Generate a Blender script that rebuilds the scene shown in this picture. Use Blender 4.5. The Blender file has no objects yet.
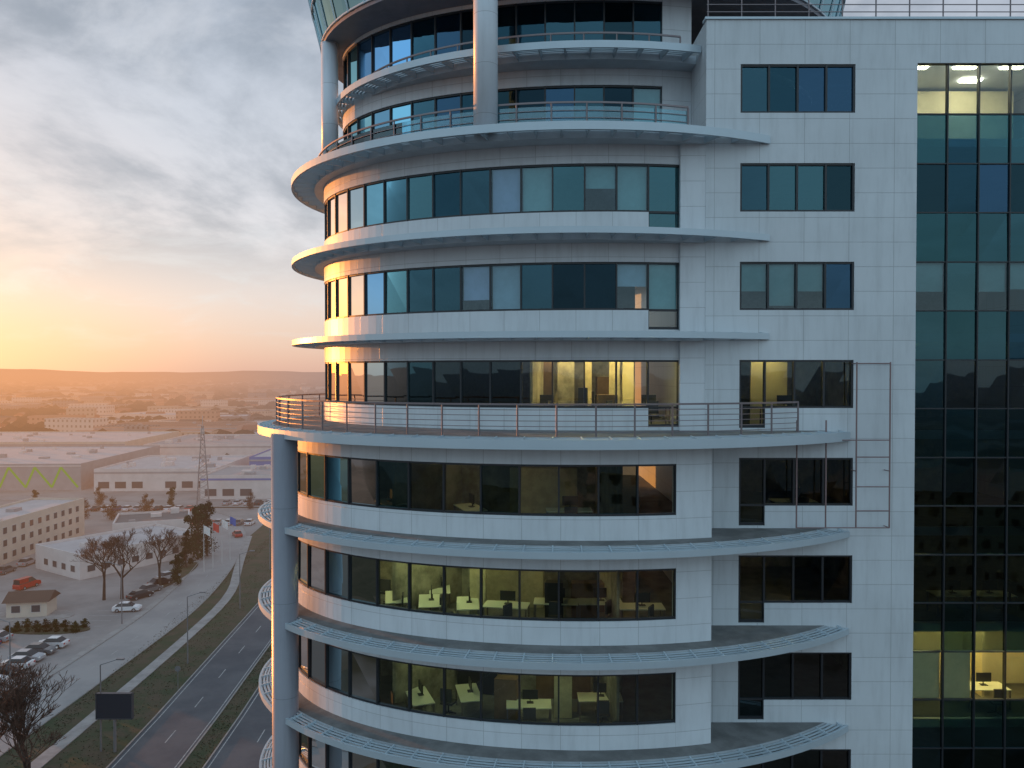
import bpy, math, random
from mathutils import Vector, Matrix
R = math.radians
rnd = random.Random(11)
sc = bpy.context.scene
COL = sc.collection
F = 784.0
CAMH = 40.0
PITCH = math.atan(12.0 / F)
SUN = Vector((-.82, .56, .045)).normalized()

# ------------------------------------------------------------------ helpers
def G(px, py, z=0.0):
    x = (px - 512) / F; v = (384 - py) / F
    dy = math.cos(PITCH) + v * math.sin(PITCH)
    dz = -math.sin(PITCH) + v * math.cos(PITCH)
    t = (z - CAMH) / dz
    return (x * t, dy * t)

def tag(o, label=None, cat=None, group=None, kind=None):
    if label: o['label'] = label
    if cat: o['category'] = cat
    if group: o['group'] = group
    if kind: o['kind'] = kind
    return o

def empty(name, loc, rz=0, label=None, cat=None, group=None):
    o = bpy.data.objects.new(name, None); COL.objects.link(o)
    o.location = loc; o.rotation_euler = (0, 0, rz); o.empty_display_size = .3
    return tag(o, label, cat, group)

class MB:
    def __init__(s): s.v = []; s.f = []; s.uv = []
    def vert(s, p, uv=None):
        s.v.append(tuple(p)); s.uv.append(uv if uv else (p[0] + p[1], p[2])); return len(s.v) - 1
    def face(s, pts, uvs=None):
        i = len(s.v)
        for k, p in enumerate(pts): s.vert(p, uvs[k] if uvs else None)
        s.f.append(tuple(range(i, i + len(pts))))
    def box(s, x0, x1, y0, y1, z0, z1):
        i = len(s.v)
        for z in (z0, z1):
            for (x, y) in ((x0, y0), (x1, y0), (x1, y1), (x0, y1)): s.vert((x, y, z))
        for q in ((3,2,1,0),(4,5,6,7),(0,1,5,4),(1,2,6,5),(2,3,7,6),(3,0,4,7)): s.f.append(tuple(i + k for k in q))
    def obox(s, c, ax, ay, hz):
        i = len(s.v); L = math.hypot(*ax); W = math.hypot(*ay)
        for z in hz:
            for (u, w) in ((0,0),(1,0),(1,1),(0,1)):
                s.vert((c[0] + ax[0]*u + ay[0]*w, c[1] + ax[1]*u + ay[1]*w, z), (L*u + W*w, z))
        for q in ((3,2,1,0),(4,5,6,7),(0,1,5,4),(1,2,6,5),(2,3,7,6),(3,0,4,7)): s.f.append(tuple(i + k for k in q))
    def tube(s, p, q, r, n=6, r2=None):
        p = Vector(p); q = Vector(q); d = q - p
        if d.length < 1e-6: return
        r2 = r if r2 is None else r2
        d.normalize(); u = d.orthogonal().normalized(); w = d.cross(u)
        i = len(s.v)
        for (c, rr) in ((p, r), (q, r2)):
            for k in range(n):
                a = 2 * math.pi * k / n; s.vert(c + u * (math.cos(a) * rr) + w * (math.sin(a) * rr))
        for k in range(n): s.f.append((i + k, i + (k + 1) % n, i + n + (k + 1) % n, i + n + k))
        s.f.append(tuple(i + k for k in reversed(range(n)))); s.f.append(tuple(i + n + k for k in range(n)))
    def build(s, name, mat, parent=None, smooth=False, inv=None):
        me = bpy.data.meshes.new(name); me.from_pydata(s.v, [], s.f); me.update()
        uvl = me.uv_layers.new(name='UVMap')
        flat = []
        for l in me.loops: flat.extend(s.uv[l.vertex_index])
        uvl.data.foreach_set('uv', flat)
        if smooth: me.polygons.foreach_set('use_smooth', [True] * len(me.polygons))
        me.materials.append(mat)
        o = bpy.data.objects.new(name, me); COL.objects.link(o)
        if parent:
            o.parent = parent
            if inv is not None: o.matrix_parent_inverse = Matrix.Translation(-Vector(inv))
        return o

def copy_tree(o, parent=None):
    c = o.copy(); COL.objects.link(c)
    if parent: c.parent = parent
    for ch in list(o.children): copy_tree(ch, c)
    return c

# ------------------------------------------------------------------ materials
def newmat(name):
    m = bpy.data.materials.new(name); m.use_nodes = True
    nt = m.node_tree; nt.nodes.clear()
    out = nt.nodes.new('ShaderNodeOutputMaterial')
    return m, nt, out
def nd(nt, t, **kw):
    n = nt.nodes.new(t)
    for k, v in kw.items(): setattr(n, k, v)
    return n
def setin(nt, n, key, val):
    if isinstance(val, bpy.types.NodeSocket): nt.links.new(val, n.inputs[key])
    elif isinstance(val, (tuple, list)) and len(val) == 3 and n.inputs[key].type == 'RGBA': n.inputs[key].default_value = (*val, 1)
    else: n.inputs[key].default_value = val
def mth(nt, op, a, b=None, c=None, clamp=False):
    n = nt.nodes.new('ShaderNodeMath'); n.operation = op; n.use_clamp = clamp
    for i, v in enumerate((a, b, c)):
        if v is not None: setin(nt, n, i, v)
    return n.outputs[0]
def mixc(nt, fac, a, b, blend='MIX'):
    n = nt.nodes.new('ShaderNodeMixRGB'); n.blend_type = blend
    setin(nt, n, 0, fac); setin(nt, n, 1, a); setin(nt, n, 2, b)
    return n.outputs[0]
def mrange(nt, v, a, b, c=0, d=1, smooth=True):
    n = nt.nodes.new('ShaderNodeMapRange'); n.interpolation_type = 'SMOOTHSTEP' if smooth else 'LINEAR'
    setin(nt, n, 0, v); n.inputs[1].default_value = a; n.inputs[2].default_value = b
    n.inputs[3].default_value = c; n.inputs[4].default_value = d
    return n.outputs[0]
def noise(nt, scale, detail=4, rough=.6, vec=None, dist=0):
    n = nt.nodes.new('ShaderNodeTexNoise'); n.inputs['Scale'].default_value = scale
    n.inputs['Detail'].default_value = detail; n.inputs['Roughness'].default_value = rough
    n.inputs['Distortion'].default_value = dist
    if vec is not None: nt.links.new(vec, n.inputs['Vector'])
    return n.outputs[0]
def hazed(nt, shader, L=900.0, start=110.0):  # aerial haze painted into the surface as emission, growing with distance
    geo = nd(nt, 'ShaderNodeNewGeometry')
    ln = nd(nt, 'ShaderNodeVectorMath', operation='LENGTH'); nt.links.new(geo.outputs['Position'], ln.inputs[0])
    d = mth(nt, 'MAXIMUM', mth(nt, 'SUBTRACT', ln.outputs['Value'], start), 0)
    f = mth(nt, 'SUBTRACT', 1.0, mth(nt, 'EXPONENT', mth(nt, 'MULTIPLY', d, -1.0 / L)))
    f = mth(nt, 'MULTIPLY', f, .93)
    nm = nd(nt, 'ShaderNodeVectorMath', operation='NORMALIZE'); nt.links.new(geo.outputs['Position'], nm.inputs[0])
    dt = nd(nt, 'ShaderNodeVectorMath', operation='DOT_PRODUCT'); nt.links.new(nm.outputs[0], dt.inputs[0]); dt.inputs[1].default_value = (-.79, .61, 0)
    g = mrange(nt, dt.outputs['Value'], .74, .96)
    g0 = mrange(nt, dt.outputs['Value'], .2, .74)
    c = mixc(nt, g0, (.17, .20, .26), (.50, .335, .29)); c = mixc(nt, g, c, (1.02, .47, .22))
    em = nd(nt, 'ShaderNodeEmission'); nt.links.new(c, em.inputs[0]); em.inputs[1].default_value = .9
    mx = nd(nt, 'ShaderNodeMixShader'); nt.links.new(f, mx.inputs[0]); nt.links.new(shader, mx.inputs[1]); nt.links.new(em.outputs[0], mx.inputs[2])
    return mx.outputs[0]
def pbr(name, col, rough=.6, metal=0, var=0, vscale=1.5, bump=0, bscale=20, haze=False, col2=None, emis=None, estr=0):
    m, nt, out = newmat(name)
    b = nd(nt, 'ShaderNodeBsdfPrincipled')
    b.inputs['Base Color'].default_value = (*col, 1); b.inputs['Roughness'].default_value = rough; b.inputs['Metallic'].default_value = metal
    geo = nd(nt, 'ShaderNodeNewGeometry')
    if var or col2:
        n = noise(nt, vscale, 6, .65, geo.outputs['Position'])
        f = mrange(nt, n, .35, .65)
        dark = tuple(c * (1 - var) for c in col) if col2 is None else col2
        nt.links.new(mixc(nt, f, col, dark), b.inputs['Base Color'])
    if bump:
        bn = nd(nt, 'ShaderNodeBump'); bn.inputs['Strength'].default_value = bump; bn.inputs['Distance'].default_value = .05
        nt.links.new(noise(nt, bscale, 4, .6, geo.outputs['Position']), bn.inputs['Height']); nt.links.new(bn.outputs[0], b.inputs['Normal'])
    s = b.outputs[0]
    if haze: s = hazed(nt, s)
    nt.links.new(s, out.inputs[0])
    return m
def cladding(name, col, w=1.6, h=.875, rough=.38, c2=.965, joint=.62):
    m, nt, out = newmat(name)
    uv = nd(nt, 'ShaderNodeUVMap')
    br = nd(nt, 'ShaderNodeTexBrick'); br.offset = 0; br.squash = 1
    nt.links.new(uv.outputs[0], br.inputs['Vector'])
    br.inputs['Scale'].default_value = 1; br.inputs['Brick Width'].default_value = w; br.inputs['Row Height'].default_value = h
    br.inputs['Mortar Size'].default_value = .010; br.inputs['Mortar Smooth'].default_value = .3; br.inputs['Bias'].default_value = 0
    br.inputs['Color1'].default_value = (*col, 1); br.inputs['Color2'].default_value = (*(c * c2 for c in col), 1)
    br.inputs['Mortar'].default_value = (*(c * joint for c in col), 1)
    mp = nd(nt, 'ShaderNodeMapping'); mp.inputs['Scale'].default_value = (2.2, .25, 1); nt.links.new(uv.outputs[0], mp.inputs[0])
    st = mrange(nt, noise(nt, 1.5, 6, .65, mp.outputs[0]), .42, .78, 1.0, .86)
    geo = nd(nt, 'ShaderNodeNewGeometry')
    bl = mrange(nt, noise(nt, .35, 5, .6, geo.outputs['Position']), .3, .7, .93, 1.03)
    c = mixc(nt, 1, mixc(nt, 1, br.outputs['Color'], st, 'MULTIPLY'), bl, 'MULTIPLY')
    b = nd(nt, 'ShaderNodeBsdfPrincipled'); nt.links.new(c, b.inputs['Base Color']); b.inputs['Roughness'].default_value = rough
    bp = nd(nt, 'ShaderNodeBump'); bp.invert = True; bp.inputs['Strength'].default_value = .4; bp.inputs['Distance'].default_value = .02
    nt.links.new(br.outputs['Fac'], bp.inputs['Height']); nt.links.new(bp.outputs[0], b.inputs['Normal'])
    nt.links.new(b.outputs[0], out.inputs[0]); return m
def glass(name, tint, refl, base=.12, rough=.015):
    m, nt, out = newmat(name)
    fr = nd(nt, 'ShaderNodeFresnel'); fr.inputs[0].default_value = 1.5
    f = mth(nt, 'ADD', mth(nt, 'MULTIPLY', fr.outputs[0], 1 - base), base, clamp=True)
    tr = nd(nt, 'ShaderNodeBsdfTransparent'); tr.inputs[0].default_value = (*tint, 1)
    gl = nd(nt, 'ShaderNodeBsdfGlossy'); gl.inputs[0].default_value = (*refl, 1); gl.inputs['Roughness'].default_value = rough
    geo = nd(nt, 'ShaderNodeNewGeometry')
    bp = nd(nt, 'ShaderNodeBump'); bp.inputs['Strength'].default_value = .08; bp.inputs['Distance'].default_value = .05
    nt.links.new(noise(nt, .9, 1, .5, geo.outputs['Position']), bp.inputs['Height']); nt.links.new(bp.outputs[0], gl.inputs['Normal'])
    mx = nd(nt, 'ShaderNodeMixShader'); nt.links.new(f, mx.inputs[0]); nt.links.new(tr.outputs[0], mx.inputs[1]); nt.links.new(gl.outputs[0], mx.inputs[2])
    nt.links.new(mx.outputs[0], out.inputs[0]); return m
def emit(name, col, s):
    m, nt, out = newmat(name); e = nd(nt, 'ShaderNodeEmission'); e.inputs[0].default_value = (*col, 1); e.inputs[1].default_value = s
    nt.links.new(e.outputs[0], out.inputs[0]); return m
def windowed(name, wall, win, s=.1, bw=.3, bh=.32, mort=.09):
    m, nt, out = newmat(name)
    uv = nd(nt, 'ShaderNodeUVMap')
    br = nd(nt, 'ShaderNodeTexBrick'); br.offset = 0; nt.links.new(uv.outputs[0], br.inputs['Vector'])
    br.inputs['Scale'].default_value = s; br.inputs['Brick Width'].default_value = bw; br.inputs['Row Height'].default_value = bh
    br.inputs['Mortar Size'].default_value = mort; br.inputs['Mortar Smooth'].default_value = 0; br.inputs['Bias'].default_value = 0
    br.inputs['Color1'].default_value = (*win, 1); br.inputs['Color2'].default_value = (*(c * .6 for c in win), 1); br.inputs['Mortar'].default_value = (*wall, 1)
    b = nd(nt, 'ShaderNodeBsdfDiffuse'); nt.links.new(br.outputs['Color'], b.inputs[0])
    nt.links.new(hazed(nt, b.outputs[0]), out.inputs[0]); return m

M = {}
M['clad'] = cladding('white_cladding', (.585, .64, .68))
M['band'] = cladding('curved_cladding', (.63, .685, .73), 1.3, .9)
M['soffit'] = pbr('soffit_paint', (.60, .64, .70), .6, var=.12, vscale=.8)
M['slab'] = pbr('slab_paint', (.52, .59, .65), .55, var=.12, vscale=1.2)
M['deck'] = pbr('deck_edge', (.40, .45, .49), .6, var=.2, vscale=1.2)
M['floor'] = pbr('terrace_floor', (.20, .205, .205), .85, var=.35, vscale=1.1, bump=.2)
M['louvre'] = pbr('louvre_metal', (.46, .555, .62), .4, .25, var=.05, vscale=.6)
M['steel'] = pbr('rail_steel', (.20, .17, .18), .4, .5)
M['frame'] = pbr('dark_frame', (.018, .022, .028), .4)
M['column'] = cladding('column_metal', (.24, .25, .29), 3.1, 3.5, .35)
M['colwhite'] = cladding('white_column', (.66, .73, .80), 3.1, 1.75, .4)
M['pipe'] = pbr('pipe_paint', (.22, .15, .15), .5)
GT = []
for i, (t, rf, b) in enumerate((((.12, .26, .32), (.24, .54, .70), .10), ((.10, .22, .30), (.16, .42, .58), .08), ((.10, .20, .34), (.20, .44, .72), .12),
                               ((.07, .15, .18), (.17, .38, .48), .06), ((.16, .34, .34), (.27, .60, .70), .14), ((.06, .10, .14), (.15, .32, .44), .04))):
    n = ('teal_glass', 'deep_teal_glass', 'blue_glass', 'dark_teal_glass', 'pale_teal_glass', 'night_glass')[i]; M[n] = glass(n, t, rf, b); GT.append(n)
M['gd'] = glass('dark_glass', (.24, .29, .28), (.40, .54, .58), .07)
M['gd2'] = glass('smoked_glass', (.12, .18, .19), (.26, .54, .62), .10)
M['gl'] = glass('clear_glass', (.66, .74, .66), (.56, .62, .64), .08)
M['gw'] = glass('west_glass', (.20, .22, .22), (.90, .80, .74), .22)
M['gbl'] = glass('blind_glass', (.58, .74, .80), (.5, .66, .74), .08)
M['gs'] = glass('spandrel_glass', (.03, .07, .09), (.20, .52, .60), .11)
M['gsu'] = glass('upper_spandrel_glass', (.05, .13, .16), (.24, .56, .66), .12)
M['gr'] = glass('rail_glass', (.62, .80, .84), (.6, .8, .88), .08)
M['gc'] = glass('crown_glass', (.16, .36, .42), (.36, .66, .78), .34)
M['blind'] = pbr('blind_fabric', (.62, .70, .76), .9, var=.1, vscale=3)
M['blindg'] = pbr('greenish_blind', (.38, .60, .56), .9, var=.1, vscale=3)
M['blindp'] = pbr('lilac_blind', (.64, .64, .80), .9, var=.1, vscale=3)
M['blindc'] = pbr('cream_blind', (.80, .76, .54), .9, var=.1, vscale=3)
M['core'] = pbr('inner_wall', (.38, .35, .28), .8, var=.6, vscale=.9)
M['pale'] = pbr('pale_partition', (.56, .48, .30), .8, var=.3, vscale=2)
M['cream'] = pbr('cream_partition', (.72, .64, .40), .8, var=.1)
M['wooden'] = pbr('brown_cupboard', (.22, .13, .07), .6, var=.3)
M['carpet'] = pbr('office_floor', (.12, .12, .10), .8, var=.4)
M['lamp'] = emit('lamp_panel_warm', (1, .70, .26), 46)
M['lampg'] = emit('lamp_panel_greenish', (.98, 1, .46), 17)
M['lampw'] = emit('lamp_panel_white', (1, .90, .72), 30)
M['desk'] = pbr('desk_white', (.62, .64, .54), .5)
M['black'] = pbr('black_plastic', (.02, .02, .022), .4)
M['chair'] = pbr('chair_fabric', (.05, .05, .06), .8)

# ------------------------------------------------------------------ ellipse tools
class El:
    def __init__(s, cx, cy, a, b): s.cx, s.cy, s.a, s.b = cx, cy, a, b
    def pt(s, p, d=0): return (s.cx - (s.a - d) * math.sin(p), s.cy - (s.b - d) * math.cos(p))
    def px(s, x): return -math.asin((x - s.cx) / s.a)
    def py(s, y, d=0): return -math.acos(max(-1, min(1, (s.cy - y) / (s.b - d))))
    def div(s, p0, p1, step, d=0):
        N = 500; acc = [0]; last = s.pt(p0, d)
        for i in range(1, N + 1):
            q = s.pt(p0 + (p1 - p0) * i / N, d); acc.append(acc[-1] + math.dist(last, q)); last = q
        n = max(1, round(acc[-1] / step)); out = []; j = 0
        for k in range(n + 1):
            t = acc[-1] * k / n
            while j < N and acc[j + 1] < t: j += 1
            j = min(j, N - 1)
            f = (t - acc[j]) / max(1e-9, acc[j + 1] - acc[j]); out.append(p0 + (p1 - p0) * (j + min(1, f)) / N)
        return out
def sweep(mb, E, prof, p0, p1, step=.45):
    ph = E.div(p0, p1, step); n = len(prof); base = len(mb.v); u = 0; last = None
    for p in ph:
        q = E.pt(p)
        if last: u += math.dist(last, q)
        last = q
        for (d, z) in prof:
            x, y = E.pt(p, d); mb.vert((x, y, z), (u, z))
    for i in range(len(ph) - 1):
        a = base + i * n; b = a + n
        for k in range(n): mb.f.append((a + k, a + (k + 1) % n, b + (k + 1) % n, b + k))
    mb.f.append(tuple(base + k for k in reversed(range(n)))); e = base + (len(ph) - 1) * n
    mb.f.append(tuple(e + k for k in range(n)))
def rect(d0, d1, z0, z1): return [(d0, z0), (d0, z1), (d1, z1), (d1, z0)]
def disc(mb, E, d, z0, z1, n=160):
    lo = []; hi = []
    for k in range(n):
        x, y = E.pt(2 * math.pi * k / n, d)
        lo.append(mb.vert((x, y, z0))); hi.append(mb.vert((x, y, z1)))
    mb.f.append(tuple(hi)); mb.f.append(tuple(reversed(lo)))
    for k in range(n): mb.f.append((lo[k], lo[(k + 1) % n], hi[(k + 1) % n], hi[k]))

U = El(3.4, 36.3, 11.92, 8.3)
L = El(2.5, 33.4, 11.66, 7.5)
P = El(3.4, 37.0, 11.25, 7.0)
UO = El(2.5, 37.3, 12.55, 11.0)
LO = El(2.2, 34.1, 12.88, 9.5)
P0 = El(3.2, 36.8, 11.3, 8.6)
CR = El(2.9, 37.0, 11.6, 9.0)
S = lambda k: 48.4 - 3.5 * k
TOP = lambda k: 50.93 - 3.5 * k
BOT = lambda k: 49.21 - 3.5 * k
PE = R(178)

# ------------------------------------------------------------------ office tower
BL = (8.0, 38.0, 0.0)
T = empty('office_tower', BL, 0, 'tall white office tower with curved balconied front and a dark glass strip', 'office building')
def part(mb, name, mat, smooth=False, label=None):
    o = mb.build(name, M[mat] if isinstance(mat, str) else mat, T, smooth, BL)
    if label: o['label'] = label
    return o
def sub(mb, name, mat, parent, smooth=False):
    return mb.build(name, M[mat] if isinstance(mat, str) else mat, parent, smooth)

def ribbon(E, xR, pL, z0, z1, pw, glasses, blinds=(), pblind=.3, door=None, right=None, west=False):
    pR = E.px(xR); ph = E.div(pR, pL, pw)
    fr = MB()
    sweep(fr, E, rect(.05, .17, z0, z0 + .07), ph[0] if door is None else ph[1], pL)
    sweep(fr, E, rect(.05, .17, z1 - .07, z1), pR, pL)
    if door is not None:
        sweep(fr, E, rect(.05, .17, door, door + .1), ph[0], ph[1]); sweep(fr, E, rect(.055, .165, z0 - .03, z0 + .05), ph[0], ph[1])
    for i, p in enumerate(ph):
        lo = door if (door is not None and i < 2) else z0
        dp = .028 / math.dist(E.pt(p), E.pt(p + .01)) * .01
        sweep(fr, E, rect(.03, .18, lo, z1), p - dp, p + dp)
    w = part(fr, 'ribbon_window', 'frame')
    for i in range(len(ph) - 1):
        lo = door if (door is not None and i == 0) else z0
        bl = blinds and rnd.random() < pblind and ph[i] < R(55)
        a = E.pt(ph[i], .11); b = E.pt(ph[i + 1], .11); j = [rnd.uniform(-.010, .010) for _ in range(4)]
        m = MB(); m.face([(a[0], a[1] + j[0], lo), (b[0], b[1] + j[1], lo), (b[0], b[1] + j[2], z1), (a[0], a[1] + j[3], z1)])
        gl_ = rnd.choice(right if (right and i < 5) else glasses)
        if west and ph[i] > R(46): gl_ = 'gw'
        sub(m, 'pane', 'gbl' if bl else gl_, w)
        if bl:
            a = E.pt(ph[i] + .004, .2); b = E.pt(ph[i + 1] - .004, .2); h = rnd.choice((1, 1, .97, .75, .5))
            m = MB(); m.face([(a[0], a[1], z1 - (z1 - z0) * h), (b[0], b[1], z1 - (z1 - z0) * h), (b[0], b[1], z1), (a[0], a[1], z1)])
            sub(m, 'blind', rnd.choice(blinds), w)
    return ph

wallU = MB()
for k in (1, 2, 3):
    ph = ribbon(U, 6.02, R(96), BOT(k), TOP(k), 1.12, GT if k < 3 else ('gd', 'gd', 'gd2', 'night_glass'),
                ('blind', 'blindg', 'blindp', 'blindg'), .34 if k < 3 else .03, S(k) + .12, right=None if k < 3 else ('gl', 'gl', 'gl', 'gl'), west=True)
    sweep(wallU, U, rect(0, .3, S(k) - .1, BOT(k)), ph[1], PE)
    sweep(wallU, U, rect(0, .3, S(k) - .1, S(k) + .12), ph[0], ph[1])
    sweep(wallU, U, rect(0, .3, TOP(k), S(k - 1) - .1), ph[0], PE)
    sweep(wallU, U, rect(0, .3, BOT(k), TOP(k)), R(96), PE)
wallU.box(6.0, 6.9, 28.02, 28.6, S(3) - .1, S(0) - .1)
part(wallU, 'upper_curved_wall', 'band')
wallL = MB()
for k in range(4, 9):
    gs = ('gl', 'gl', 'gl', 'gl', 'gd') if k > 4 else ('gd', 'gl', 'gl', 'gd2')
    ph = ribbon(L, 5.5, R(92), BOT(k), TOP(k), 1.32, gs)
    sweep(wallL, L, rect(0, .3, S(k) - .1, BOT(k)), ph[0], PE)
    sweep(wallL, L, rect(0, .3, TOP(k), S(k - 1) - .1), ph[0], PE)
    sweep(wallL, L, rect(0, .3, BOT(k), TOP(k)), R(92), PE)
    sweep(wallL, L, rect(0, .3, S(k) - .1, S(k - 1) - .1), L.px(6.75), ph[0])
sweep(wallL, L, rect(0, .3, 0, S(8) - .1), L.px(6.75), PE)
wallL.box(6.46, 6.75, L.pt(L.px(6.75))[1] + .02, 28.1, 0, S(3) - .1)
part(wallL, 'lower_curved_wall', 'band')
wallP = MB()
for (z0, z1, sb) in ((BOT(0), TOP(0), S(0) - .1), (52.45, 54.15, 51.6)):
    ph = ribbon(P, 5.75, R(90), z0, z1, 1.12, GT, ('blindg',), .12)
    sweep(wallP, P, rect(0, .3, sb, z0), ph[0], PE)
    sweep(wallP, P, rect(0, .3, z1, 51.6 if z1 < 52 else 54.35), ph[0], PE)
    sweep(wallP, P, rect(0, .3, z0, z1), R(90), PE)
sweep(wallP, P, rect(0, .3, S(0) - .1, 54.35), P.px(6.9), P.px(5.75))
part(wallP, 'penthouse_wall', 'band')

# flat front
fw = MB(); Y0, Y1 = 28.0, 28.3
fw.box(6.9, 8.12, Y0, Y1, 0, 52.5); fw.box(12.2, 14.4, Y0, Y1, 0, 52.5)
fw.box(8.12, 12.2, Y0, Y1, TOP(0), 52.5); fw.box(14.4, 20, Y0, Y1, 50.97, 52.5); fw.box(20, 22, Y0, Y1, 0, 52.5)
fw.box(8.12, 12.2, Y0, Y1, 0, TOP(9)); fw.box(14.4, 20, Y0, Y1, 0, TOP(9))
for k in range(9):
    if k < 3: fw.box(8.12, 12.2, Y0, Y1, TOP(k + 1), BOT(k))
    else:
        fw.box(9.05, 12.2, Y0, Y1, TOP(k + 1), BOT(k)); fw.box(8.12, 9.05, Y0, Y1, TOP(k + 1), S(k) + .1)
fw.box(6.9, 7.2, Y1, 50, 0, 52.5); fw.box(21.7, 22, Y1, 50, 0, 52.5); fw.box(7.2, 21.7, 49.7, 50, 0, 52.5)
part(fw, 'front_wall', 'clad')
cp = MB(); cp.box(6.84, 22.06, 27.94, 28.36, 52.5, 52.58); part(cp, 'parapet_coping', 'louvre')
rf = MB(); rf.box(7.2, 21.7, 28.3, 49.7, 51.9, 52.1); part(rf, 'roof', 'floor')
rf = MB(); rf.box(7.25, 21.65, 28.35, 49.6, 51.87, 51.89); part(rf, 'ceiling', 'soffit')

def flatwin(x0, x1, z0, z1, xs, glasses, blinds, pb, door=None):
    fr = MB(); y0, y1 = 28.05, 28.17
    dx = xs[1] if door is not None else x0
    fr.box(dx, x1, y0, y1, z0, z0 + .07); fr.box(x0, x1, y0, y1, z1 - .07, z1)
    if door is not None: fr.box(x0, xs[1], y0 + .003, y1, door, door + .1); fr.box(x0, xs[1], y0 + .003, y1, z0 - .02, z0 + .05)
    for i, x in enumerate(xs):
        lo = door if door is not None and i < 2 else z0
        w = .07; a = x if i == 0 else (x - w if i == len(xs) - 1 else x - w / 2)
        fr.box(a, a + w, y0 - .02, y1 + .01, lo, z1)
    wd = part(fr, 'window', 'frame')
    for i in range(len(xs) - 1):
        lo = door if door is not None and i == 0 else z0; j = [rnd.uniform(-.010, .010) for _ in range(4)]
        bl = rnd.random() < pb
        m = MB(); m.face([(xs[i], 28.11 + j[0], lo), (xs[i + 1], 28.11 + j[1], lo), (xs[i + 1], 28.11 + j[2], z1), (xs[i], 28.11 + j[3], z1)])
        sub(m, 'pane', 'gbl' if bl else rnd.choice(glasses), wd)
        if bl:
            h = rnd.choice((.9, .6, .45)); m = MB(); a, b = xs[i] + .04, xs[i + 1] - .04
            m.face([(a, 28.22, z1 - (z1 - z0) * h), (b, 28.22, z1 - (z1 - z0) * h), (b, 28.22, z1), (a, 28.22, z1)])
            sub(m, 'blind', rnd.choice(blinds), wd)
for k in range(9):
    if k < 3: flatwin(8.12, 12.2, BOT(k), TOP(k), [8.12 + 1.02 * i for i in range(5)], GT, ('blindg',), .12)
    else: flatwin(8.12, 12.2, BOT(k), TOP(k), [8.12, 9.05, 10.1, 11.15, 12.2], ('gl', 'gd', 'gd'), ('blindg',), -1, S(k) + .1)

# curtain wall
cw = MB(); xs = [14.4 + 1.12 * i for i in range(6)]; zs = [50.97]
for k in range(9): zs += [BOT(k) - .02, TOP(k + 1)]
for i, x in enumerate(xs): cw.box(x - .022 if i else x, x + .022 if i < 5 else x, 28.04, 28.2, zs[-1], zs[0])
for z in zs: cw.box(14.4, 20, 28.06, 28.18, z - .022, z + .022 if z < 50.9 else z)
cwo = part(cw, 'curtain_wall', 'frame')
for zi in range(len(zs) - 1):
    for i in range(5):
        sp = zi % 2 == 1; k = zi // 2
        bl = (not sp) and ((k == 2 and rnd.random() < .75) or (k == 1 and rnd.random() < .2) or (k == 6 and i in (0, 1)))
        if sp: g = rnd.choice(('gsu', 'gsu', 'gs', 'deep_teal_glass')) if k < 3 else rnd.choice(('gs', 'gs', 'gd2'))
        elif k in (0, 6): g = 'gl'
        elif k < 3: g = rnd.choice(GT)
        else: g = rnd.choice(('gd', 'gd2', 'gd2', 'dark_teal_glass', 'gd'))
        j = [rnd.uniform(-.012, .012) for _ in range(4)]; z0, z1 = zs[zi + 1], zs[zi]
        m = MB(); m.face([(xs[i], 28.11 + j[0], z0), (xs[i + 1], 28.11 + j[1], z0), (xs[i + 1], 28.11 + j[2], z1), (xs[i], 28.11 + j[3], z1)])
        sub(m, 'pane', ('gbl' if k < 6 else 'gl') if bl else g, cwo)
        if bl:
            h = 1 if k == 6 else rnd.choice((.55, .6, 1)); m = MB()
            m.face([(xs[i] + .04, 28.24, z1 - (z1 - z0) * h), (xs[i + 1] - .04, 28.24, z1 - (z1 - z0) * h), (xs[i + 1] - .04, 28.24, z1), (xs[i] + .04, 28.24, z1)])
            sub(m, 'blind', 'blindc' if k == 6 else 'blindg', cwo)

# inside
for k in range(9):
    m = MB(); m.box(7.2, 21.7, 28.32, 49.7, S(k) - .32, S(k) - .01); part(m, 'floor_plate', 'soffit')
    m = MB(); m.box(7.2, 21.7, 28.5, 49.7, S(k) - .009, S(k) + .012); part(m, 'floor_covering', 'carpet')
m = MB(); m.box(7.3, 21.6, 36.5, 36.7, 0, 51.8); m.box(14.15, 14.3, 28.35, 36.5, 0, 51.8); part(m, 'inner_wall', 'core')
m = MB(); sweep(m, U, rect(5.0, 5.2, 37.8, 48.3), R(-15), PE)
for a in (38, 75):
    p, q = U.pt(R(a), 1.2), U.pt(R(a), 5.0); m.obox(p, (q[0] - p[0], q[1] - p[1]), (.1, .05), (38, 48.2))
p, q = U.pt(R(14), .6), U.pt(R(14), 5.0); m.obox(p, (q[0] - p[0], q[1] - p[1]), (.1, .05), (38, 41.2))
part(m, 'inner_wall', 'core')
m = MB(); sweep(m, L, rect(4.6, 4.8, 0, 37.6), R(-15), PE)
for a in (-6, 40, 74):
    p, q = L.pt(R(a), 1.0), L.pt(R(a), 4.6); m.obox(p, (q[0] - p[0], q[1] - p[1]), (.1, .05), (20, 37.6))
part(m, 'inner_wall', 'core')
m = MB(); sweep(m, P, rect(4.2, 4.4, 48.3, 54.3), R(-20), PE); part(m, 'inner_wall', 'core')
m = MB(); m.box(14.4, 21, 31.5, 31.6, S(6) + .02, S(5) - .34); m.box(18.2, 18.3, 30.2, 31.6, S(6) + .02, S(5) - .34); part(m, 'partition', 'cream')
m = MB(); m.box(9.2, 10.6, 30.2, 30.3, S(3) + .02, S(2) - .34); m.box(14.4, 21, 33.0, 33.1, S(0) + .02, 51.75); part(m, 'partition', 'cream')
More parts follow.
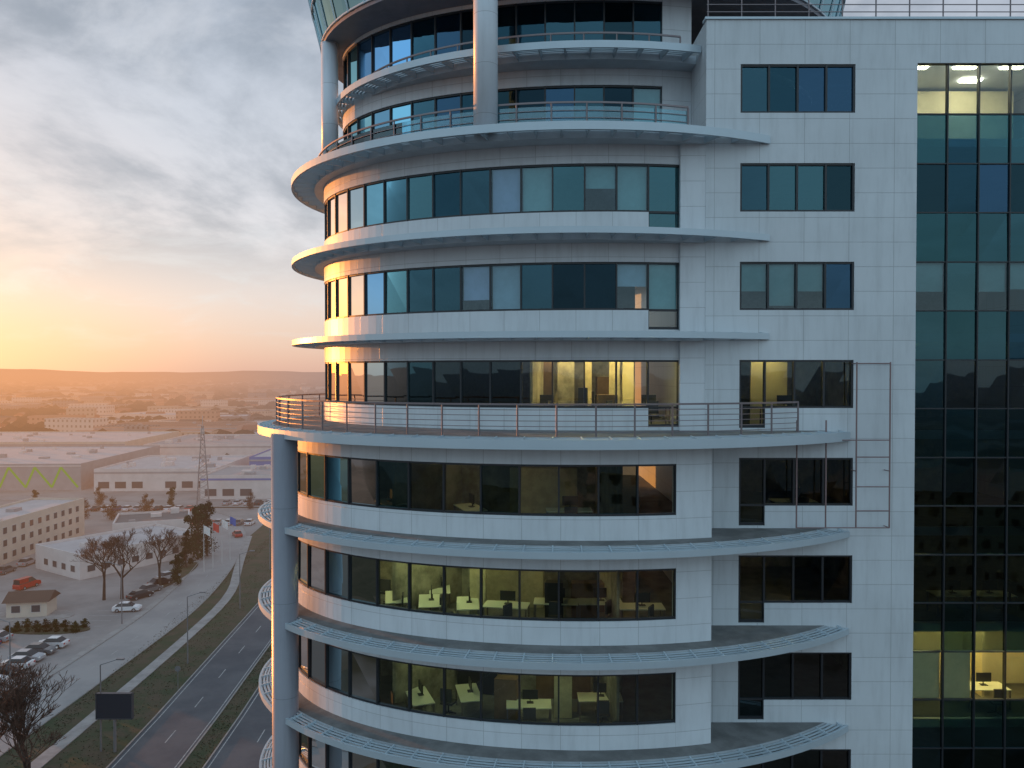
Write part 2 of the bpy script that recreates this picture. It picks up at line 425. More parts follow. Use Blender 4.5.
for (a, k, w_, mt, d0) in ((-5, 3, 2.5, 'pale', 2.6), (-10, 3, 3, 'cream', 3.4), (1.5, 3, 2, 'pale', 3.2), (6, 3, 4, 'core', 2.6), (11, 3, 2, 'wooden', 2.2), (22, 5, 4, 'pale', 2.4), (2, 6, 4, 'pale', 2.4)):
    E = U if k == 3 else L
    m = MB(); sweep(m, E, rect(d0, d0 + .1, S(k) + .02, S(k - 1) - .34), R(a), R(a + w_)); part(m, 'partition', mt)
for (E, d, k, a0, a1, h, mt) in ((L, 4.1, 5, 10, 30, 1.9, 'pale'), (L, 4.1, 6, -4, 12, 2.1, 'wooden'), (L, 4.1, 6, 24, 38, 1.4, 'black'), (L, 4.1, 4, 0, 20, 1.9, 'pale'),
        (U, 4.5, 3, -6, -1, 1.9, 'wooden'), (U, 4.5, 3, 0, 5, 1.3, 'black'), (U, 1.3, 3, -3, 1, 1.25, 'wooden'), (U, 1.6, 3, 3, 5, 1.5, 'black'), (L, 2.9, 5, -8, 2, 1.3, 'wooden'), (L, 2.2, 5, 4, 8, 1.5, 'black'), (L, 2.0, 6, 14, 19, 1.5, 'wooden')):
    m = MB(); sweep(m, E, rect(d, d + .45, S(k) + .02, S(k) + h), R(a0), R(a1)); part(m, 'built_in_cupboard', mt)
def lamp(x, y, z, w, d, mat):
    m = MB(); m.box(x - w / 2, x + w / 2, y - d / 2, y + d / 2, z - .05, z); part(m, 'ceiling_light', mat)
for (x, y) in ((15.0, 29.1), (16.7, 29.1), (18.4, 29.1), (15.7, 30.6), (17.6, 30.6), (19.4, 30.6), (15.2, 32.0), (18.6, 32.0)): lamp(x, y, 51.84, .8, .3, 'lampw')
for (x, y) in ((15.2, 29.6), (17.4, 30.0), (18.9, 29.8)): lamp(x, y, S(5) - .35, 1.2, .3, 'lamp')
for (x, y) in ((1.6, 30.2), (2.8, 30.2), (4.0, 30.0), (5.3, 30.3)): lamp(x, y, S(2) - .35, .9, .35, 'lamp')
lamp(9.6, 29.6, S(2) - .36, 1.2, .3, 'lamp'); lamp(11.4, 31.5, S(2) - .36, .5, .2, 'lamp')
for (x, y) in ((-5.2, 29.7), (-4.2, 29.0), (-3.0, 28.6), (-1.6, 28.3)): lamp(x, y, S(4) - .35, 1.0, .4, 'lampg')
for (x, y) in ((1.2, 27.9), (-2.8, 28.8)): lamp(x, y, S(5) - .35, 1.0, .3, 'lampg')
for (x, y, k) in ((-1.2, 28.4, 3), (-6.2, 30.3, 4), (3.4, 28.4, 5), (4.6, 28.6, 4), (1.4, 28.6, 4), (10.6, 30.5, 4), (16.2, 31, 4), (17.8, 32, 3), (15.6, 31, 2), (18.8, 30.5, 4), (10.4, 31, 3)): lamp(x, y, S(k) - .35, .4, .15, 'lamp')  # small panels, some added only to make dim office floors visible

# balconies and canopies
def canopy(E, s, inset, slope, thick, xclip=28.0, nf=6, name='balcony', pstart=None, depth=.3, fill=.27, mat='slab'):
    m = MB(); disc(m, E, inset, s - depth, s); b = part(m, name, mat)
    m = MB(); disc(m, E, inset + .06, s + .001, s + .008); sub(m, 'balcony_floor', 'floor', b)
    for i in range(nf):
        d = inset * (1 - (i + .6) / nf); z = s - slope * (1 - d / inset) - .02
        p0 = E.py(xclip - .03, d) if pstart is None else pstart
        w = inset / nf * fill
        lv = MB(); sweep(lv, E, [(d - w, z - .02), (d - w, z + .006), (d + w, z + .006), (d + w, z - .02)], p0, PE)
        sub(lv, 'louvre', 'louvre', b)
    ed = MB(); p0 = (E.py(xclip - .03) if pstart is None else pstart)
    sweep(ed, E, rect(-.04, .05, s - slope - thick, s - slope + .02), p0, PE)
    sub(ed, 'edge_beam', 'louvre', b)
    for p in E.div(p0 + .02, PE, .95):
        if p > R(130): continue
        br = MB()
        o = E.pt(p, .02); i_ = E.pt(p, inset)
        if i_[1] > xclip and p < 0: i_ = (o[0] + (i_[0] - o[0]) * (xclip - o[1]) / (i_[1] - o[1]), xclip)
        t = Vector((-(i_[1] - o[1]), i_[0] - o[0], 0)).normalized() * .022
        zo, zi = s - slope + .03, s + .03
        pts = [(o[0], o[1], zo - thick), (o[0], o[1], zo), (i_[0], i_[1], zi), (i_[0], i_[1], zi - depth)]
        k = len(br.v)
        for sg in (-1, 1):
            for q in pts: br.vert((q[0] + t.x * sg, q[1] + t.y * sg, q[2]))
        br.f += [(k, k + 1, k + 2, k + 3), (k + 7, k + 6, k + 5, k + 4)]
        for q in range(4): br.f.append((k + q, k + 4 + q, k + 4 + (q + 1) % 4, k + (q + 1) % 4))
        sub(br, 'bracket', 'louvre', b)
for k in (0, 1, 2): canopy(UO, S(k), .95, .04, .26 if k == 0 else .2, name='canopy_slab', nf=7, fill=.25)
for k in range(3, 9): canopy(LO, S(k), .5, .10 if k > 3 else .05, .20 if k > 3 else .30, name='balcony_slab', nf=4, fill=.30, mat='deck')
canopy(P0, 51.85, .9, .02, .24, name='canopy_slab', pstart=P0.px(6.85), xclip=40)

def railing(E, d, pa, pb, z, h, rails, glassy=False, step=1.25):
    m = MB()
    for p in E.div(pa, pb, step, d):
        x, y = E.pt(p, d); m.tube((x, y, z), (x, y, z + h), .032, 6); m.box(x - .06, x + .06, y - .06, y + .06, z, z + .02)
    sweep(m, E, rect(d - .03, d + .03, z + h - .03, z + h + .03), pa, pb)
    for r in rails: sweep(m, E, rect(d - .011, d + .011, z + r - .011, z + r + .011), pa, pb)
    o = part(m, 'railing', 'steel', label='metal balustrade running round the terrace edge')
    if glassy:
        g = MB(); sweep(g, E, rect(d + .035, d + .045, z + .1, z + h - .12), pa, pb); sub(g, 'glass_panel', 'gr', o)
railing(UO, 1.1, UO.px(6.6), R(140), S(0), .98, (.2, .45, .7), True)
railing(LO, .72, LO.px(10.45), R(140), S(3), 1.05, (.15, .33, .51, .69, .87))
railing(P0, 1.0, P0.px(6.6), R(140), 51.85, .7, (.3,), False)
m = MB()
for i in range(13):
    x = 7.0 + i * 1.2; m.tube((x, 28.2, 52.58), (x, 28.2, 53.4), .025, 6)
for z in (53.4, 53.12, 52.86): m.box(6.95, 21.9, 28.185, 28.215, z - .012, z + .012)
part(m, 'railing', 'steel')

# columns
m = MB(); m.tube((-8.43, 29.0, 0), (-8.43, 29.0, 37.72), .48, 32); part(m, 'column', 'column', True, 'tall grey metal column up to the terrace')
m = MB(); m.tube((-.93, 27.75, S(0)), (-.93, 27.75, 57), .43, 32); part(m, 'column', 'colwhite', True, 'thick white round column before the penthouse')
m = MB(); m.tube((-7.95, 34.4, S(0)), (-7.95, 34.4, 54.3), .36, 24); part(m, 'column', 'colwhite', True, 'slim white round column at the left of the penthouse')
# crown
m = MB(); disc(m, CR, 0, 54.3, 54.55); part(m, 'crown_soffit', pbr('dark_soffit', (.20, .21, .25), .6, var=.2))
g = MB(); sweep(g, CR, [(-.02, 54.5), (-1.2, 59.3), (-1.17, 59.3), (.01, 54.5)], R(-180), R(180), .6); cro = part(g, 'crown_glazing', 'gc')
m = MB()
for p in CR.div(R(-180), R(180), 1.1):
    a = CR.pt(p, -.05); b = CR.pt(p, -1.24); m.tube((a[0], a[1], 54.45), (b[0], b[1], 59.3), .032, 4)
for (z, d) in ((54.5, -.04), (56.1, -.44), (57.7, -.84), (59.3, -1.24)): sweep(m, CR, rect(d - .04, d + .03, z - .035, z + .035), R(-180), R(180), .6)
sub(m, 'mullion', 'louvre', cro)
m = MB(); sweep(m, CR, rect(1.0, 1.2, 54.56, 59), R(-180), R(180)); disc(m, CR, -1.1, 59.31, 59.5); part(m, 'crown_core', pbr('crown_core_paint', (.10, .17, .20), .6))
# pipe frame on the flat front
m = MB()
for (x, z0, z1) in ((12.14, 34.5, 40.35), (13.32, 34.5, 40.35), (11.07, 34.5, 38.3), (10.04, 34.5, 38.3)): m.tube((x, 27.6, z0), (x, 27.6, z1), .028, 6)
for (z, x0) in ((40.3, 12.14), (37.6, 10.04), (37.0, 12.14), (35.95, 12.14), (35.1, 12.14), (34.5, 10.04)):
    m.tube((x0, 27.6, z), (13.32, 27.6, z), .022, 6)
for (x, z) in ((12.14, 40.3), (13.32, 40.3), (12.14, 36.5), (13.32, 36.5), (13.32, 34.5)): m.tube((x, 27.6, z), (x, 28.0, z), .02, 6)
part(m, 'pipe_frame', 'pipe')

# ------------------------------------------------------------------ office furniture seen through the glass
def desk_proto():
    r = empty('office_desk', (0, 0, 0)); m = MB(); m.box(-.4, .4, -.8, .8, .72, .75); m.build('desktop', M['desk'], r)
    for (x, y) in ((-.36, -.76), (.36, -.76), (-.36, .76), (.36, .76)):
        m = MB(); m.box(x - .025, x + .025, y - .025, y + .025, 0, .72); m.build('leg', M['steel'], r)
    return r
def mon_proto():
    r = empty('monitor', (0, 0, 0)); m = MB(); m.box(-.02, .02, -.28, .28, .12, .46); m.build('screen', M['black'], r)
    m = MB(); m.box(-.1, .1, -.12, .12, 0, .015); m.tube((.03, 0, 0), (.03, 0, .2), .02); m.build('stand', M['black'], r); return r
def chair_proto():
    r = empty('office_chair', (0, 0, 0)); m = MB(); m.box(-.24, .24, -.24, .24, .43, .5); m.build('seat', M['chair'], r)
    m = MB(); m.box(-.26, -.2, -.22, .22, .55, 1.02); m.build('backrest', M['chair'], r)
    m = MB(); m.tube((0, 0, .06), (0, 0, .43), .03)
    for a in range(5): m.tube((0, 0, .08), (.28 * math.cos(a * 1.257), .28 * math.sin(a * 1.257), .04), .02, 4)
    m.build('base', M['black'], r); return r
dp, mp_, cpr = desk_proto(), mon_proto(), chair_proto(); used = {}
def place(proto, loc, rz, label, cat, group):
    o = proto if proto.name not in used else copy_tree(proto); used[proto.name] = 1
    o.location = loc; o.rotation_euler = (0, 0, rz); tag(o, label, cat, group); return o
FL = {3: 'on the terrace floor', 4: 'one floor below the terrace', 5: 'two floors below the terrace', 6: 'three floors below the terrace'}
spots = [(3, 1.2, 30.0, 90), (3, 3.4, 29.8, 90), (3, 5.2, 30.0, 90), (3, 10.2, 29.4, 90),
         (4, -4.6, 29.2, 30), (4, -1.5, 28.0, 20), (4, 2.0, 27.5, 90), (4, 10.6, 29.5, 90),
         (5, -5.7, 29.8, 12), (5, -4.3, 29.0, 9), (5, -4.1, 30.7, 9), (5, -3.0, 28.5, 6), (5, -2.8, 30.2, 6), (5, -1.6, 28.2, 4), (5, -.2, 28.0, 80), (5, 1.6, 28.4, 85), (5, 3.2, 28.4, 90), (5, 4.6, 27.8, 90),
         (6, -3.4, 28.5, 20), (6, -1.6, 28.8, 12), (6, .6, 27.8, 90), (6, 3.2, 28.4, 90), (6, 17.8, 29.4, 90), (5, 16.6, 29.4, 90), (5, 18.0, 29.4, 90)]
for (k, x, y, a) in spots:
    place(dp, (x, y, S(k) + .015), R(a), 'white office desk behind the glass, ' + FL[k], 'desk', 'desks on the floor ' + FL[k])
    place(mp_, (x + .05, y + .1, S(k) + .765), R(a), 'black monitor on a white desk, ' + FL[k], 'monitor', 'monitors on the floor ' + FL[k])
    c, s_ = math.cos(R(a)), math.sin(R(a))
    place(cpr, (x - .75 * c, y - .75 * s_, S(k) + .015), R(a) if rnd.random() < .6 else R(a + 60), 'dark office chair at a desk, ' + FL[k], 'chair', 'chairs on the floor ' + FL[k])

# ------------------------------------------------------------------ ground
def ground_mat():
    m, nt, out = newmat('plain_ground'); geo = nd(nt, 'ShaderNodeNewGeometry'); p = geo.outputs['Position']
    mp = nd(nt, 'ShaderNodeMapping'); mp.inputs['Scale'].default_value = (1, .6, 1); nt.links.new(p, mp.inputs[0])
    vo = nd(nt, 'ShaderNodeTexVoronoi'); vo.inputs['Scale'].default_value = .008; nt.links.new(mp.outputs[0], vo.inputs['Vector'])
    a = mixc(nt, mrange(nt, noise(nt, .02, 8, .7, p), .4, .6), (.07, .055, .04), (.18, .12, .085))
    sp = nd(nt, 'ShaderNodeSeparateColor'); nt.links.new(vo.outputs['Color'], sp.inputs[0])
    b = mixc(nt, mth(nt, 'MULTIPLY', sp.outputs[0], .8), a, (.035, .04, .022))
    b = mixc(nt, mrange(nt, sp.outputs[1], .7, .75), b, (.22, .18, .15))
    c = mixc(nt, mrange(nt, noise(nt, .008, 5, .6, p), .52, .58), b, (.18, .16, .145))
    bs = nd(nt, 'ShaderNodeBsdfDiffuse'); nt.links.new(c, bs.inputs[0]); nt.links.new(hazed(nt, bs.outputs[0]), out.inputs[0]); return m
m = MB(); m.face([(-20000, -6000, 0), (20000, -6000, 0), (20000, 20000, 0), (-20000, 20000, 0)])
tag(m.build('ground', ground_mat()), kind='structure')
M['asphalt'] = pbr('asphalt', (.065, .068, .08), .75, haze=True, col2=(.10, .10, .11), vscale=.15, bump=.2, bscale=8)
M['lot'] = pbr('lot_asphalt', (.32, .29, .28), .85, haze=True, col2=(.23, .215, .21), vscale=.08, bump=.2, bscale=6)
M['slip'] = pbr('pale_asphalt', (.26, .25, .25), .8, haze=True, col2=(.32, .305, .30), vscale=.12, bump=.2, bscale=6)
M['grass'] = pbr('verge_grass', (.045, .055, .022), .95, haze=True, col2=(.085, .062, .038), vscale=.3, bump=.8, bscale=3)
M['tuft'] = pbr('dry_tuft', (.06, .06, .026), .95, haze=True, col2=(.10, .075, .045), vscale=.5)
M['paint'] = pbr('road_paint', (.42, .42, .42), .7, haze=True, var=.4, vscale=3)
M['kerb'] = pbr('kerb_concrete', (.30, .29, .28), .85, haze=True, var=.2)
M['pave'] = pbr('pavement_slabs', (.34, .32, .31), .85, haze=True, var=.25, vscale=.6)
def offs(pts, o):
    out = []
    for i, p in enumerate(pts):
        a = Vector(pts[max(0, i - 1)][:2]); b = Vector(pts[min(len(pts) - 1, i + 1)][:2]); d = (b - a).normalized()
        out.append((p[0] - d.y * o, p[1] + d.x * o))
    return out
def smoothpts(pts, it=2):
    for _ in range(it):
        q = [pts[0]]
        for a, b in zip(pts, pts[1:]): q += [(a[0] * .75 + b[0] * .25, a[1] * .75 + b[1] * .25), (a[0] * .25 + b[0] * .75, a[1] * .25 + b[1] * .75)]
        pts = q + [pts[-1]]
    return pts
def strip(name, pts, o0, o1, z, mat, z0=None, mb=None):
    a, b = offs(pts, o0), offs(pts, o1); m = mb or MB()
    for i in range(len(pts) - 1):
        m.face([(*a[i], z), (*a[i + 1], z), (*b[i + 1], z), (*b[i], z)])
        if z0 is not None:
            for q in (a, b): m.face([(*q[i], z0), (*q[i + 1], z0), (*q[i + 1], z), (*q[i], z)])
    if mb is None: return tag(m.build(name, M[mat]), kind='structure')
hw = smoothpts([(-28, -150), (-30.5, 0), (-32.2, 79), (-34, 110), (-35.5, 137), (-39, 190), (-48, 280), (-70, 420), (-110, 620)])
m = MB(); m.face([(-170, 60, .01), (-46, 60, .01), (-48, 230, .01), (-170, 230, .01)]); tag(m.build('car_park', M['lot']), kind='structure')
m = MB(); m.face([(-230, 232, .01), (-56, 232, .01), (-60, 340, .01), (-230, 340, .01)]); tag(m.build('yard', M['lot']), kind='structure')
strip('verge', hw, -14, 24.5, .02, 'grass')
strip('road', hw, 1.3, 8.4, .035, 'asphalt')
strip('road', hw, -8.9, -1.3, .035, 'asphalt')
for o in (1.15, 8.4, -9.05, -1.3): strip('kerb', hw, o, o + .15, .13, 'kerb', 0)
mk = MB()
for o in (1.6, 7.9, -8.6, -1.75): strip('', hw, o, o + .12, .04, 'paint', mb=mk)
def dashes(pts, o, w, dl, gap, mb, z=.041):
    acc = 0; on = offs(pts, o)
    for a, b in zip(on, on[1:]):
        a = Vector(a); b = Vector(b); Ls = (b - a).length; d = (b - a) / Ls; t = -acc
        while t < Ls:
            s0, s1 = max(0, t), min(Ls, t + dl)
            if s1 > s0:
                n = Vector((-d.y, d.x)) * w / 2; p, q = a + d * s0, a + d * s1
                mb.face([(*(p - n), z), (*(q - n), z), (*(q + n), z), (*(p + n), z)])
            t += dl + gap
        acc = (Ls + acc) % (dl + gap)
dashes(hw, 4.8, .12, 3, 6, mk); dashes(hw, -5.1, .12, 3, 6, mk)
slip = smoothpts([(-57, 20), (-57, 80), (-56.5, 110), (-56.5, 130), (-59, 150), (-63.0, 170), (-68, 190), (-78, 212), (-100, 232), (-160, 250)])
strip('road', slip, -3.6, 3.8, .045, 'slip')
for o in (-3.75, 3.8): strip('kerb', slip, o, o + .15, .14, 'kerb', 0)
path = smoothpts([(-48, 20), (-48.3, 82), (-48.8, 117), (-50.2, 140), (-55.5, 158), (-59.3, 172), (-64, 190)])
strip('path', path, -.8, .8, .12, 'pave', 0)
strip('pavement', slip, 3.95, 5.0, .12, 'pave', 0)
dashes(slip, .1, .1, 2, 4, mk, .052)
for i in range(15):
    y = 93 + i * 2.7; mk.face([(-69.5, y, .016), (-64.5, y, .016), (-64.5, y + .1, .016), (-69.5, y + .1, .016)])
    mk.face([(-79.5, y, .016), (-74.5, y, .016), (-74.5, y + .1, .016), (-79.5, y + .1, .016)])
tag(mk.build('road_marking', M['paint']), kind='structure')
def island(name, cx, cy, rx, ry, z=.13, mat='grass'):
    m = MB(); n = 28; ps = [(cx + rx * math.cos(2 * math.pi * i / n), cy + ry * math.sin(2 * math.pi * i / n)) for i in range(n)]
    m.face([(*p, z) for p in ps])
    for i in range(n): m.face([(*ps[i], 0), (*ps[(i + 1) % n], 0), (*ps[(i + 1) % n], z), (*ps[i], z)])
    tag(m.build(name, M[mat]), kind='structure')
island('planting_bed', -72, 121, 6.5, 2.2); island('planting_bed', -79, 128, 7, 3.2, .12, 'pave'); island('planting_bed', -66.5, 152, 2.6, 12)
m = MB(); q = random.Random(21)
for _ in range(7000):
    yy = q.uniform(76, 190); base = -32.2 - .065 * (yy - 79)
    o = q.choice((q.uniform(9.2, 14.8), q.uniform(17.5, 19.5), q.uniform(-.9, .9)))
    x = base - o; s_ = q.uniform(.03, .10)
    for _k in range(2):
        a = q.uniform(0, 3.14); dx, dy = math.cos(a) * s_, math.sin(a) * s_
        m.face([(x - dx, yy - dy, .02), (x + dx, yy + dy, .02), (x + dx * .5, yy + dy * .5, .02 + s_ * .9), (x - dx * .5, yy - dy * .5, .02 + s_ * .7)])
tag(m.build('rough_grass', M['tuft']), 'rough tufts of dry grass on the highway verges', 'grass', kind='stuff')
M['hill'] = pbr('hill', (.05, .05, .05), .95, haze=True)
m = MB(); hp = []
for i in range(81):
    x = -14000 + i * 260
    h = 6 + 62 * math.exp(-((x + 8900) / 1300) ** 2) + 6 * math.sin(i * .9) + 4 * math.sin(i * 2.3) + 22 * math.exp(-((x + 4300) / 900) ** 2)
    hp.append((x, h + 30))
for a, b in zip(hp, hp[1:]):
    m.face([(a[0], 12500, -5), (b[0], 12500, -5), (b[0], 13500, b[1]), (a[0], 13500, a[1])])
    m.face([(a[0], 13500, a[1]), (b[0], 13500, b[1]), (b[0], 15500, -5), (a[0], 15500, -5)])
tag(m.build('hills', M['hill'], smooth=True), kind='structure')

# ------------------------------------------------------------------ buildings of the town
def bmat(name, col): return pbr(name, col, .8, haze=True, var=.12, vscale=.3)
W = {n: bmat('wall_' + n, c) for n, c in dict(white=(.60, .56, .55), cream=(.54, .48, .41), grey=(.34, .33, .34), blue=(.12, .18, .42), brown=(.25, .15, .10), pink=(.46, .30, .24)).items()}
RF = {n: bmat('roof_' + n, c) for n, c in dict(grey=(.34, .33, .34), light=(.48, .46, .47), dark=(.15, .14, .14), red=(.30, .11, .06), brown=(.12, .07, .05)).items()}
M['pwin'] = pbr('window_dark', (.06, .065, .075), .15, haze=True)
M['pframe'] = pbr('window_frame_white', (.5, .5, .5), .6, haze=True)
def frame2(p0, p1):
    a = Vector(p0); b = Vector(p1); d = (b - a); Ln = d.length; d /= Ln; n = Vector((-d.y, d.x))
    return a, d, n, Ln
def bld(name, p0, p1, depth, h, wall, roof, label, group=None, gable=0, units=0, parapet=.5, cat='building'):
    a, d, n, Ln = frame2(p0, p1); c = a + d * Ln / 2 + n * depth / 2
    r = empty(name, (c.x, c.y, 0), math.atan2(d.y, d.x), label, cat, group)
    x, y = Ln / 2, depth / 2
    m = MB(); m.box(-x, x, -y, y, 0, h)
    if parapet and not gable:
        for (a0, a1, b0, b1) in ((-x, x, -y, -y + .3), (-x, x, y - .3, y), (-x, -x + .3, -y + .3, y - .3), (x - .3, x, -y + .3, y - .3)): m.box(a0, a1, b0, b1, h, h + parapet)
    m.build('wall', W[wall] if wall in W else M[wall], r)
    m = MB()
    if gable:
        e = .5
        if x >= y: pr = [(-x - e, -y - e, h), (x + e, -y - e, h), (x + e, 0, h + gable), (-x - e, 0, h + gable), (-x - e, y + e, h), (x + e, y + e, h)]
        else: pr = [(-x - e, y + e, h), (-x - e, -y - e, h), (0, -y - e, h + gable), (0, y + e, h + gable), (x + e, y + e, h), (x + e, -y - e, h)]
        m.face([pr[0], pr[1], pr[2], pr[3]]); m.face([pr[3], pr[2], pr[5], pr[4]]); m.face([pr[0], pr[3], pr[4]]); m.face([pr[1], pr[5], pr[2]])
    else:
        m.box(-x + .3, x - .3, -y + .3, y - .3, h, h + .05)
    rfo = m.build('roof', RF[roof], r)
    for _ in range(units):
        ux, uy = rnd.uniform(-x * .8, x * .8), rnd.uniform(-y * .75, y * .75); w = rnd.uniform(.5, 1.6)
        m = MB(); m.box(ux - w, ux + w, uy - w * .7, uy + w * .7, h + .05, h + rnd.uniform(.6, 1.5)); m.build('rooftop_unit', W['grey' if rnd.random() < .6 else 'white'], rfo)
    return r, x, y
wproto = {}
def wins(r, side, x, y, zs_, us, w, h):
    for z in zs_:
        for u in us:
            key = (w, h)
            if key not in wproto:
                m = MB(); m.box(-w / 2 - .08, w / 2 + .08, -.06, 0, -.08, h + .08); a = m.build('window', M['pframe'], r)
                m = MB(); m.box(-w / 2, w / 2, -.075, -.055, 0, h); m.build('pane', M['pwin'], a); wproto[key] = a; o = a
            else: o = copy_tree(wproto[key], r)
            o.parent = r
            if side == 'near': o.location = (u, -y, z); o.rotation_euler = (0, 0, 0)
            elif side == 'right': o.location = (x, u, z); o.rotation_euler = (0, 0, R(90))
            elif side == 'left': o.location = (-x, u, z); o.rotation_euler = (0, 0, R(-90))
r, x, y = bld('apartment_block', (-106, 146), (-105, 192), 13, 8.6, 'cream', 'light', 'cream three storey apartment block with rows of windows at the left edge', units=6)
wins(r, 'near', x, y, (1.0, 3.7, 6.3), [-x + 2.3 + i * 2.9 for i in range(15)], 1.2, 1.3)
r, x, y = bld('low_office', (-83, 150), (-68.5, 172), 17, 4.4, 'white', 'light', 'low white office building with pale flat roof behind the bare trees', units=4)
wins(r, 'near', x, y, (1.3,), [-x + 2.2 + i * 3 for i in range(8)], 1.5, 1.2)
wins(r, 'left', x, y, (1.3,), [-y + 2.5 + i * 3.4 for i in range(4)], 1.5, 1.2)
r, x, y = bld('low_annex', (-91, 178), (-76, 184), 14, 5, 'white', 'dark', 'small white annex with dark roof behind the low office building', units=3)
wins(r, 'near', x, y, (1.2,), [-x + 2 + i * 2.6 for i in range(5)], 1.3, 1.4)
r, x, y = bld('store', (-215, 262), (-146, 265), 66, 8.5, 'grey', 'light', 'large grey store with green zigzag stripes along its front', units=20)
grn = pbr('green_paint', (.22, .50, .03), .6, haze=True); u = x - 1; z = 1.0; up = True
while u > -x + 8:
    nx = u - (5.6 if up else 3.0); z1 = 7.8 if up else 1.0
    d = Vector((nx - u, 0, z1 - z)).normalized(); nn = Vector((-d.z, 0, d.x)) * .36
    yo = -y - (.05 if up else .06)
    m = MB(); m.face([(u + nn.x, yo, z + nn.z), (nx + nn.x, yo, z1 + nn.z), (nx - nn.x, yo, z1 - nn.z), (u - nn.x, yo, z - nn.z)])
    m.build('zigzag_stripe', grn, r); u, z = nx, z1; up = not up
m = MB(); m.box(-x, x, -y - .12, -y - .02, 8.0, 8.4); m.build('fascia', W['white'], r)
spec = [
 ((-140, 262), (-100, 264), 44, 7, 'white', 'light', 'white warehouse with wide pale roof beside the zigzag store', 16),
 ((-98, 246), (-66, 247), 26, 7, 'white', 'grey', 'white showroom with large dark shopfront near the radio mast', 9),
 ((-96, 286), (-60, 288), 48, 8.5, 'blue', 'light', 'blue walled retail hall behind the white showroom', 14),
 ((-160, 340), (-105, 344), 56, 8, 'white', 'grey', 'long white hall with grey flat roof behind the warehouses', 14),
 ((-270, 350), (-175, 354), 64, 8, 'cream', 'light', 'wide cream hall with pale roof at the far left edge', 14),
 ((-118, 410), (-70, 412), 36, 7, 'white', 'light', 'pale long hall halfway to the distant town', 4),
 ((-240, 450), (-160, 455), 45, 8, 'pink', 'brown', 'pinkish hall with brown roof in the left middle distance', 4),
 ((-150, 490), (-95, 494), 30, 8, 'cream', 'red', 'cream block with red roof in the middle distance', 3)]
for (p0, p1, dep, h, wl, rl, lb, un) in spec:
    r, x, y = bld('warehouse', p0, p1, dep, h, wl, rl, lb, units=un)
    n = int(2 * x // 5.5)
    wins(r, 'near', x, y, (1.0,), [-x + 3.2 + i * 5.5 for i in range(n) if i % 4 != 3], 3.6, 2.2)
    m = MB(); m.box(-x, x, -y - .1, -y - .01, h - 1.1, h - .5); m.build('fascia', W['blue' if wl == 'white' and p0[0] == -98 else 'grey'], r)
r, x, y = bld('kiosk', (-82, 126.5), (-76, 127.5), 4, 2.6, 'cream', 'brown', 'small kiosk with dark brown hipped roof in the car park', gable=1.3, cat='kiosk')
wins(r, 'near', x, y, (.9,), (-1.6, 1.4), 1.3, 1.1)
wm = [('white', 'white'), ('cream', 'cream'), ('pinkish', 'pink'), ('grey', 'grey')]
for n_, c in dict(white=(.62, .54, .48), cream=(.50, .38, .29), pink=(.48, .28, .19), grey=(.24, .23, .23)).items():
    M['far_' + n_] = windowed('far_wall_' + n_, c, tuple(v * .5 for v in c))
for i in range(295):
    yy = 430 * math.exp(rnd.random() ** .9 * 2.0)
    px = rnd.uniform(-60, 330); xx = (px - 512) / F * yy
    wn, wk = rnd.choice(wm); big = rnd.random()
    if big < .2: w, dp_, h = rnd.uniform(30, 80), rnd.uniform(20, 40), rnd.uniform(4, 7)
    elif big < .34: w, dp_, h = rnd.uniform(16, 34), 13, rnd.uniform(7, 12)
    else: w, dp_, h = rnd.uniform(8, 16), 10, rnd.uniform(3, 6)
    an = rnd.uniform(-.45, .45); gb = big >= .34
    far = 'near the horizon' if yy > 1500 else ('halfway to the horizon' if yy > 800 else 'beyond the warehouses')
    kind = 'wide hall' if big < .2 else ('apartment block' if big < .34 else 'house')
    rk = rnd.choice(('red', 'brown') if gb else ('grey', 'light', 'dark'))
    bld('distant_building', (xx, yy), (xx + w * math.cos(an), yy + w * math.sin(an)), dp_, h, 'far_' + wk, rk,
        'hazy %s %s in the plain, %s' % (wn, kind, far), 'distant %s %ss %s' % (wn, kind, far), gable=2.5 if gb else 0, parapet=.8)
M['mir1'] = windowed('street_wall_dark', (.055, .075, .10), (.02, .022, .028)); M['mir2'] = windowed('street_wall_grey', (.11, .15, .21), (.022, .025, .03))
for (p0, p1, dep, h, wk, lb) in (((30, -62), (6, -66), 14, 25, 'mir2', 'grey apartment block across the street, mirrored in the curved windows'),
        ((-22, -90), (-60, -84), 14, 18, 'mir1', 'dark apartment block across the street, left of the grey one'),
        ((110, -70), (46, -80), 16, 19, 'mir1', 'dark apartment block across the street, mirrored in the dark glass strip')):
    r, x, y = bld('apartment_block', p0, p1, dep, h, wk, 'dark', lb, gable=3)

